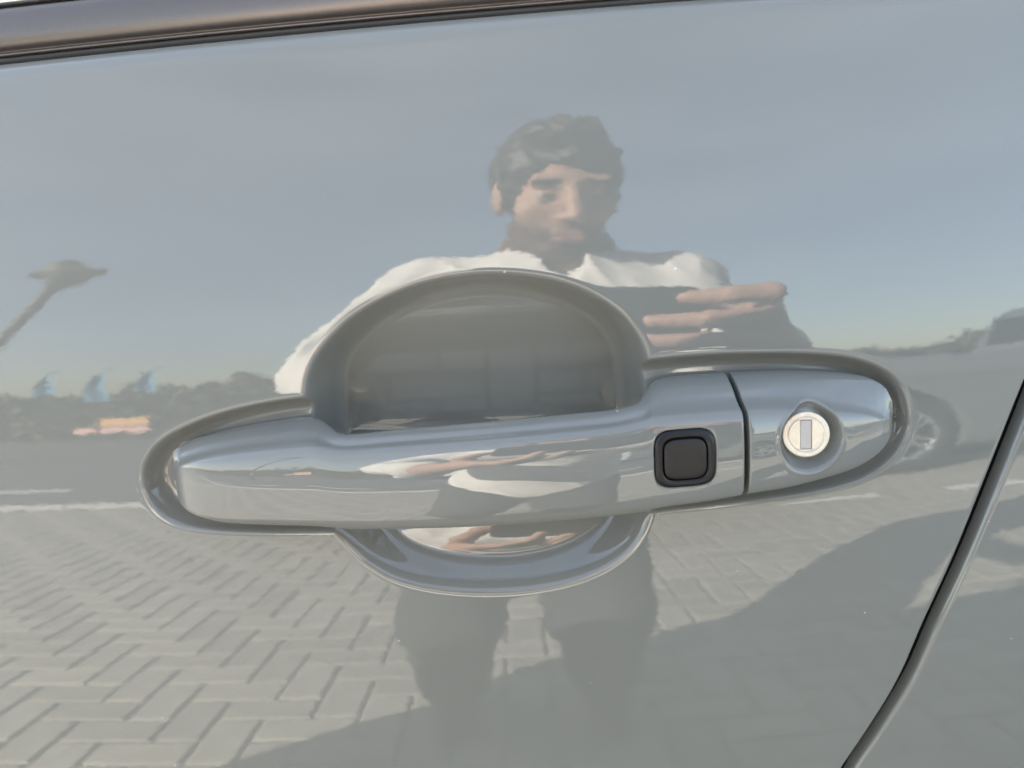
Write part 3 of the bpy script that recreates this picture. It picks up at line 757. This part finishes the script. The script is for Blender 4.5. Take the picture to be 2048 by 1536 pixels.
v, f = leaf_cloud(22000, far_pts, 0.55); o = mk('far_trees', v, f, plain('far_leaf', (0.05, 0.062, 0.04), 0.8, var=0.4, scale=0.5), smooth=False)
tag(o, 'far dark line of trees on the horizon', 'trees', kind='stuff')

STEEL = plain('galvanised_steel', (0.05, 0.05, 0.045), 0.5, metal=0.3)
lp = empty('lamp_post', (-6.6, -7.6, 0)); tag(lp, 'grey street lamp with a slanting arm, mirrored at the left of the door', 'street lamp')
v, f = tube([(0, 0, 0), (0, 0, 0.4), (0, 0, 1.3)], [0.09, 0.075, 0.06]); mk('pole', v, f, STEEL, lp)
v, f = tube(catmull([(0, 0, 1.2), (0.22, 0.02, 1.62), (0.78, 0.1, 2.38), (1.34, 0.2, 3.05)], 8, False), 0.07); mk('arm', v, f, STEEL, lp)
vv = Vol((.9, -.2, 2.8), (2.1, .6, 3.5), 0.02); vv.ell((1.50, .22, 3.26), (.50, .22, .09), .05); vv.cone((1.30, .2, 3.03), (1.48, .22, 3.24), .09, .26, .06); v, f = vv.mesh(); mk('lamp_head', v, f, plain('lamp_housing', (0.07, 0.065, 0.045), 0.6), lp)
FLAG = plain('pale_blue_cloth', (0.10, 0.27, 0.40), 0.8)
for i, (x, lean) in enumerate(((-26.4, 0.5), (-23.4, 0.6), (-20.6, 0.75))):
    fl = empty('feather_flag', (x * 0.72, -26, 0)); tag(fl, ['leftmost', 'middle', 'rightmost'][i] + ' of three pale blue feather flags by the far trees', 'flag', 'pale blue flags across the lot')
    v, f = tube(catmull([(0, 0, 0), (0.05, 0, 1.4), (0.3 + lean * .4, 0, 2.6), (0.7 + lean, 0, 3.1)], 6, False), 0.035, 8); mk('pole', v, f, STEEL, fl)
    g = 14; P = []
    for a in np.linspace(0, 1, g):
        px_ = np.array([0.05 + (0.25 + lean * .4) * a ** 1.3, 0, 1.0 + 1.75 * a]); wd = 1.1 * (1 - 0.45 * a)
        for b in np.linspace(0, 1, 8):
            for s_ in (0,): P.append((px_[0] + wd * b * 0.95, 0.14 * math.sin(5 * b + 3 * a), px_[2] + 0.25 * b))
    P = np.array(P); Q = P + np.array([0, 0.012, 0]); fq = gridfaces(g, 8)
    mk('cloth', np.concatenate([P, Q]), np.concatenate([fq, fq[:, ::-1] + len(P)]), FLAG, fl)
bn = empty('banner', (-7.0, -11.9, 0)); tag(bn, 'low orange and pink banner standing in front of the hedge', 'banner')
v, f = box(0, 0, 0.50, 1.1, 0.03, 0.22); mk('panel', v, f, plain('orange_print', (0.75, 0.42, 0.16), 0.7, var=0.35, scale=2.2), bn, smooth=False)
v, f = box(-0.2, 0, 0.29, 1.5, 0.03, 0.15); mk('skirt', v, f, plain('pink_print', (0.75, 0.45, 0.40), 0.7, var=0.2, scale=2.0), bn, smooth=False)
for s_ in (-0.5, 0.5): v, f = tube([(s_, 0.03, 0), (s_, 0.03, 0.62)], 0.02, 8); mk('post', v, f, STEEL, bn)

# ------------------------------------------------------------------ phone (the lens is where the camera is) and photographer
def loc(cx, cy, cz): return CAM + RIGHT * cx + UP * cy + FWD * cz     # camera-side frame: right, up, towards the door
PH = empty('phone', tuple(loc(0.06, -0.02, -0.006))); tag(PH, 'black phone held sideways by the photographer, mirrored in the door', 'phone')
BLACKGL = plain('phone_black', (0.012, 0.013, 0.014), 0.18)
x0, x1, y0, y1 = -0.022, 0.145, -0.060, 0.019
def rrect(inset, cz, n=8, r=0.011):
    P = []
    for cx, cy, a0 in ((x1 - r, y1 - r, 0), (x0 + r, y1 - r, 1), (x0 + r, y0 + r, 2), (x1 - r, y0 + r, 3)):
        for t in np.linspace(0, math.pi / 2, n): P.append(loc(cx + (r - inset) * math.cos(a0 * math.pi / 2 + t), cy + (r - inset) * math.sin(a0 * math.pi / 2 + t), cz))
    return P
lay = [rrect(0.0012, -0.0025), rrect(0.0, -0.0040), rrect(0.0, -0.0090), rrect(0.0012, -0.0105)]
n = len(lay[0]); P = np.concatenate(lay); fq = [tuple(range(n))[::-1]] + [(i * n + k, i * n + (k + 1) % n, (i + 1) * n + (k + 1) % n, (i + 1) * n + k) for i in range(3) for k in range(n)] + [tuple(range(3 * n, 4 * n))]
def under(o, root):
    o.parent = root; o.matrix_parent_inverse = Matrix.Translation(-Vector(root.location)); return o
under(mk('phone_case', P, fq, BLACKGL, smooth=False), PH)
for cy in (0.0, -0.022):
    P = [loc(0.0 + r * math.cos(a), cy + r * math.sin(a), cz) for r, cz in ((0.008, -0.0027), (0.008, -0.0012), (0.0066, -0.0009), (0.006, -0.0016)) for a in np.linspace(0, 2 * math.pi, 24, endpoint=False)]
    under(mk('lens_ring', P, [(i * 24 + k, i * 24 + (k + 1) % 24, (i + 1) * 24 + (k + 1) % 24, (i + 1) * 24 + k) for i in range(3) for k in range(24)] + [tuple(range(72, 96))], BLACKGL), PH)

HX, HY, HZ = 0.083, -0.745, 1.345
tilt = math.radians(24)
HR = np.array([[1, 0, 0], [0, math.cos(tilt), math.sin(tilt)], [0, -math.sin(tilt), math.cos(tilt)]])   # columns: local axes in world
yaw = math.radians(-9); Rz = np.array([[math.cos(yaw), -math.sin(yaw), 0], [math.sin(yaw), math.cos(yaw), 0], [0, 0, 1]])
HR = Rz @ HR
HS = 1.06
def hp(x, y, z): return np.array([HX, HY, HZ]) + HR @ (np.array([x, y, z]) * HS)
def hr(*r): return tuple(np.array(r) * HS)
SHR, SHL = np.array([0.270, -0.820, 1.145]), np.array([-0.125, -0.815, 1.165])
ELR, WRR = np.array([0.300, -0.68, 0.92]), loc(0.225, -0.055, -0.065)
ELL, WRL = np.array([-0.245, -0.67, 0.985]), loc(-0.085, -0.115, -0.07)
NECK = np.array([0.08, -0.825, 1.215]); PEL = np.array([0.03, -1.0, 0.74])
B = Vol((-0.42, -1.22, -0.0), (0.56, -0.20, 1.53), 0.004)
# trunk and limbs
B.cone(NECK, PEL + (0, 0, 0.05), 0.10, 0.13, 0.05); B.cone(SHL + (0.03, 0, 0), SHR - (0.03, 0, 0), 0.05, 0.05, 0.05)
for sh, el, wr in ((SHR, ELR, WRR), (SHL, ELL, WRL)):
    B.cone(sh, el, 0.048, 0.040, 0.03); B.cone(el, wr, 0.039, 0.027, 0.02)
legs = [((0.11, -1.0, 0.70), (0.125, -0.80, 0.42), (0.15, -0.98, 0.09)), ((-0.07, -1.0, 0.70), (-0.125, -0.80, 0.42), (-0.15, -0.98, 0.09))]
for hi_, kn, an in legs: B.cone(hi_, kn, 0.08, 0.055, 0.04); B.cone(kn, an, 0.052, 0.038, 0.03)
# head
B.cone(hp(0, -.03, -.06), NECK + (0, 0.01, 0.0), 0.056, 0.062, 0.02)
B.ell(hp(0, -.012, .035), hr(.076, .096, .086), 0.01, fr=HR); B.ell(hp(0, .028, -.045), hr(.060, .064, .084), 0.03, fr=HR)
B.ell(hp(0, .066, -.108), hr(.026, .020, .018), 0.02, fr=HR)
for s_ in (-1, 1):
    B.cone(hp(s_ * .050, -.005, -.065), hp(s_ * .022, .062, -.104), .018, .016, 0.02)
    B.ell(hp(s_ * .045, .058, -.028), hr(.024, .024, .022), 0.02, fr=HR)
    B.ell(hp(s_ * .081, -.005, -.008), hr(.011, .020, .034), 0.006, fr=HR)
B.cone(hp(-.045, .078, .022), hp(.045, .078, .022), .012, .012, 0.014)
for s_ in (-1, 1): B.ell(hp(s_ * .033, .104, -.004), hr(.022, .022, .016), 0.012, cut=True, fr=HR)
for s_ in (-1, 1): B.ell(hp(s_ * .033, .0735, -.004), hr(.0135, .0135, .0120), 0.005, fr=HR)
B.cone(hp(0, .088, .012), hp(0, .113, -.036), .0085, .0125, 0.010)
for s_ in (-1, 1): B.ell(hp(s_ * .013, .102, -.040), hr(.009, .010, .008), 0.006, fr=HR)
B.cone(hp(-.020, .091, -.068), hp(.020, .091, -.068), .006, .006, 0.006); B.cone(hp(-.016, .091, -.080), hp(.016, .091, -.080), .007, .007, 0.006)
B.cone(hp(-.022, .102, -.0735), hp(.022, .102, -.0735), .0028, .0028, 0.004, cut=True)
# right hand: palm at the right end of the phone, four fingers laid on its back, thumb on the screen side
pr = [loc(0.195, 0.004, -0.022), loc(0.198, -0.016, -0.024), loc(0.196, -0.036, -0.026), loc(0.190, -0.054, -0.028)]
for a, b in zip(pr[:-1], pr[1:]): B.cone(a, b, 0.013, 0.013, 0.008)
for q in pr: B.cone(q, WRR, 0.0135, 0.022, 0.012)
fing = [[pr[0], loc(0.192, 0.014, 0.010), loc(0.160, 0.012, 0.014), loc(0.127, 0.009, 0.0065)], [pr[1], loc(0.192, -0.008, 0.013), loc(0.145, -0.010, 0.015), loc(0.103, -0.012, 0.0065)],
        [pr[2], loc(0.190, -0.029, 0.012), loc(0.142, -0.030, 0.014), loc(0.100, -0.030, 0.0065)], [pr[3], loc(0.182, -0.049, 0.008), loc(0.150, -0.050, 0.011), loc(0.118, -0.049, 0.006)]]
for c in fing:
    for a, b, ra, rb in zip(c[:-1], c[1:], (.0098, .0090, .0078), (.0090, .0078, .0062)): B.cone(a, b, ra, rb, 0.004)
th = [loc(0.205, -0.03, -0.05), loc(0.175, -0.015, -0.040), loc(0.145, 0.0, -0.024), loc(0.120, 0.004, -0.020)]
for a, b, r in zip(th[:-1], th[1:], (.014, .011, .0095)): B.cone(a, b, r, r - .0015, 0.005)
# left hand: supports the lower left corner from below
pl = [loc(-0.030, -0.088, -0.012), loc(-0.040, -0.092, -0.030), loc(-0.048, -0.096, -0.046)]
for q in pl: B.cone(q, WRL, 0.014, 0.022, 0.012)
fl_ = [[pl[0], loc(-0.010, -0.086, 0.004), loc(0.012, -0.072, 0.008), loc(0.020, -0.052, 0.0055)], [pl[0], loc(0.000, -0.090, -0.004), loc(0.030, -0.078, 0.004), loc(0.042, -0.060, 0.0055)],
       [pl[1], loc(-0.004, -0.092, -0.018), loc(0.032, -0.080, -0.010), loc(0.058, -0.071, -0.004)], [pl[1], loc(-0.010, -0.094, -0.032), loc(0.026, -0.082, -0.026), loc(0.050, -0.074, -0.020)]]
for c in fl_:
    for a, b, ra, rb in zip(c[:-1], c[1:], (.010, .009, .008), (.009, .008, .007)): B.cone(a, b, ra, rb, 0.004)
tl = [pl[2], loc(-0.046, -0.060, -0.036), loc(-0.030, -0.035, -0.022), loc(-0.010, -0.030, -0.0195)]
for a, b, r in zip(tl[:-1], tl[1:], (.013, .011, .0095)): B.cone(a, b, r, r - .0015, 0.005)

person = empty('person', (0.03, -0.95, 0)); tag(person, 'bearded person in white shirt bending to photograph the handle, mirrored in the door', 'person')
v, f = B.mesh(); body = under(mk('body', v, f, attr_mat('skin', 0.5)), person)
q = ((v - np.array([HX, HY, HZ])) @ HR) / HS
col = np.tile(np.array([0.42, 0.255, 0.185]), (len(v), 1)) * (0.94 + 0.12 * rng.random((len(v), 1)))
inh = np.linalg.norm(q, axis=1) < 0.16
nb = (vnoise(q[:, 0], q[:, 1], q[:, 2], 0.006, 5) - 0.5) * 2
sg = lambda t: 1 / (1 + np.exp(-np.clip(t, -30, 30)))
edge = -0.058 + 0.22 * np.clip(np.abs(q[:, 0]) - 0.030, 0, 0.06) + 0.30 * np.clip(0.04 - q[:, 1], 0, 0.1)
wb = inh * sg((edge - q[:, 2] + 0.004 * nb) / 0.0035) * sg((q[:, 1] + 0.03) / 0.01) * sg((q[:, 2] + 0.135) / 0.006)
lipw = sg((0.020 - np.abs(q[:, 0])) / 0.002) * sg((0.010 - np.abs(q[:, 2] + 0.0745)) / 0.0015) * sg((q[:, 1] - 0.08) / 0.004) * inh
wb = wb * (1 - lipw)
col = col * (1 - 0.82 * wb[:, None]); col = col * (1 - 0.6 * lipw[:, None]) + np.array([0.36, 0.17, 0.14]) * 0.6 * lipw[:, None]
brow = inh & (q[:, 1] > 0.07) & (np.abs(np.abs(q[:, 0]) - 0.034) < 0.020) & (np.abs(q[:, 2] - 0.020) < 0.0055); col[brow] = (0.05, 0.035, 0.028)
for s_ in (-1, 1):
    ev = np.linalg.norm(q - np.array([s_ * .033, .0735, -.004]), axis=1) < 0.0155
    col[ev & (np.abs(q[:, 2] + 0.004) < 0.0038)] = (0.30, 0.26, 0.23); col[ev & (np.hypot(q[:, 0] - s_ * .033, q[:, 2] + .004) < 0.0045)] = (0.03, 0.02, 0.015)
set_col(body, col)

# hair: a thick short crop swept up from the forehead
HV = Vol((HX - 0.14, HY - 0.17, HZ - 0.14), (HX + 0.14, HY + 0.16, HZ + 0.19), 0.004)
nzf = lambda X, Y, Z: 0.015 * (vnoise(X + 0.5 * Z, Y * 0.35, Z * 0.5, 0.011, 3) - 0.5) + 0.020 * (vnoise(X, Y, Z, 0.035, 4) - 0.5)
HV.ell(hp(0, -.014, .040), hr(.092, .108, .103), 0.01, fr=HR, wob=nzf); HV.ell(hp(-.01, .045, .098), hr(.062, .050, .036), 0.025, fr=HR, wob=nzf)
HV.ell(hp(-.004, .105, -.042), hr(.074, .085, .094), 0.018, cut=True, fr=HR, wob=lambda X, Y, Z: 0.022 * (vnoise(X, Y, Z * 0.6, 0.014, 8) - 0.5) + 0.012 * (vnoise(X, Y, Z, 0.03, 9) - 0.5)); HV.ell(hp(0, .0, -.125), hr(.12, .15, .085), 0.012, cut=True, fr=HR)
for s_ in (-1, 1): HV.ell(hp(s_ * .088, .0, -.02), hr(.022, .026, .042), 0.006, cut=True, fr=HR)
v, f = HV.mesh(); under(mk('hair', v, f, plain('dark_hair', (0.035, 0.027, 0.021), 0.45, var=0.5, scale=160, bump=0.6)), person)

# shirt with creases, collar and button band
C = Vol((-0.42, -1.25, 0.62), (0.56, -0.28, 1.27), 0.0045)
def crease(X, Y, Z):           # long soft folds running down and across the cloth
    n1 = vnoise(X * 1.0 + 0.45 * Z + 0.3 * Y, Y * 0.5, Z * 0.22 - 0.12 * X, 0.052, 11); n2 = vnoise(0.35 * X - 0.2 * Z, Y * 0.6, Z * 1.0 + 0.55 * X, 0.066, 12)
    r1 = 1 - np.abs(2 * n1 - 1); r2 = 1 - np.abs(2 * n2 - 1)
    return -0.0095 * r1 ** 2 - 0.0080 * r2 ** 2 + 0.005
C.cone(NECK - (0, 0.0, 0.075), PEL + (0, 0, 0.06), 0.125, 0.165, 0.06, wob=crease); C.cone(SHL + (0.02, 0, -0.006), SHR - (0.02, 0, 0.006), 0.066, 0.066, 0.05, wob=crease)
for sh in (SHL, SHR): C.cone(NECK + (0, -.015, -.01), sh, 0.055, 0.055, 0.03, wob=crease)
C.cone(SHL + (.05, .03, -.08), SHR + (-.05, .03, -.08), 0.10, 0.10, 0.06, wob=crease)
for sh, el, wr in ((SHR, ELR, WRR), (SHL, ELL, WRL)):
    C.cone(sh, el, 0.064, 0.058, 0.03, wob=crease); C.cone(el, el + (wr - el) * 0.86, 0.058, 0.042, 0.02, wob=crease)
C.cone(PEL + (0, 0, .08), PEL + (0, 0, -.03), 0.17, 0.17, 0.05, wob=crease)
nk = hp(0, -.04, -.10)
for k in range(14):     # stand-up collar, open at the front
    a0, a1 = [math.radians(125 + 290 * t / 14) for t in (k, k + 1)]
    P0, P1 = [NECK + np.array([0.076 * math.cos(a - math.pi * 0.0 + 0), 0.080 * math.sin(a), 0.030 - 0.034 * math.sin(a)]) for a in (a0, a1)]
    C.cone(P0, P1, 0.016, 0.016, 0.010); C.cone(P0 + (0, 0, .018), P1 + (0, 0, .018), 0.010, 0.010, 0.008)
C.cone(NECK + (0, 0.02, 0.0), NECK + (0, 0.02, 0.12), 0.060, 0.062, 0.006, cut=True)
C.cone(NECK + (0, 0.07, 0.03), NECK + (0, 0.15, -0.075), 0.05, 0.010, 0.01, cut=True)
v, f = C.mesh(); under(mk('shirt', v, f, plain('white_cotton', (0.68, 0.66, 0.61), 0.85, bump=0.1, scale=500)), person)
# trousers and shoes
C = Vol((-0.36, -1.25, 0.05), (0.40, -0.62, 0.86), 0.006)
C.cone(PEL + (0, 0, .05), PEL + (0, 0, -.04), 0.150, 0.155, 0.05)
for hi_, kn, an in legs: C.cone(hi_, kn, 0.108, 0.078, 0.05, wob=crease); C.cone(kn, np.array(an) + (0, 0, 0.0), 0.074, 0.066, 0.04, wob=crease)
v, f = C.mesh(); under(mk('trousers', v, f, plain('dark_cloth', (0.030, 0.031, 0.036), 0.9)), person)
for hi_, kn, an in legs:
    a = np.array(an); C = Vol(a - (0.1, 0.16, 0.12), a + (0.1, 0.30, 0.08), 0.006)
    C.cone((a[0], a[1] - .02, .055), (a[0], a[1] + .17, .042), .046, .038, .03); C.put(lambda X, Y, Z: Z - 0.012 + 0 * X + 0 * Y, a - (0.1, 0.16, 0.12), a + (0.1, 0.3, 0.08), 0.004, cut=True)
    v, f = C.mesh(); under(mk('shoe', v, f, plain('dark_leather', (0.03, 0.026, 0.024), 0.5)), person)
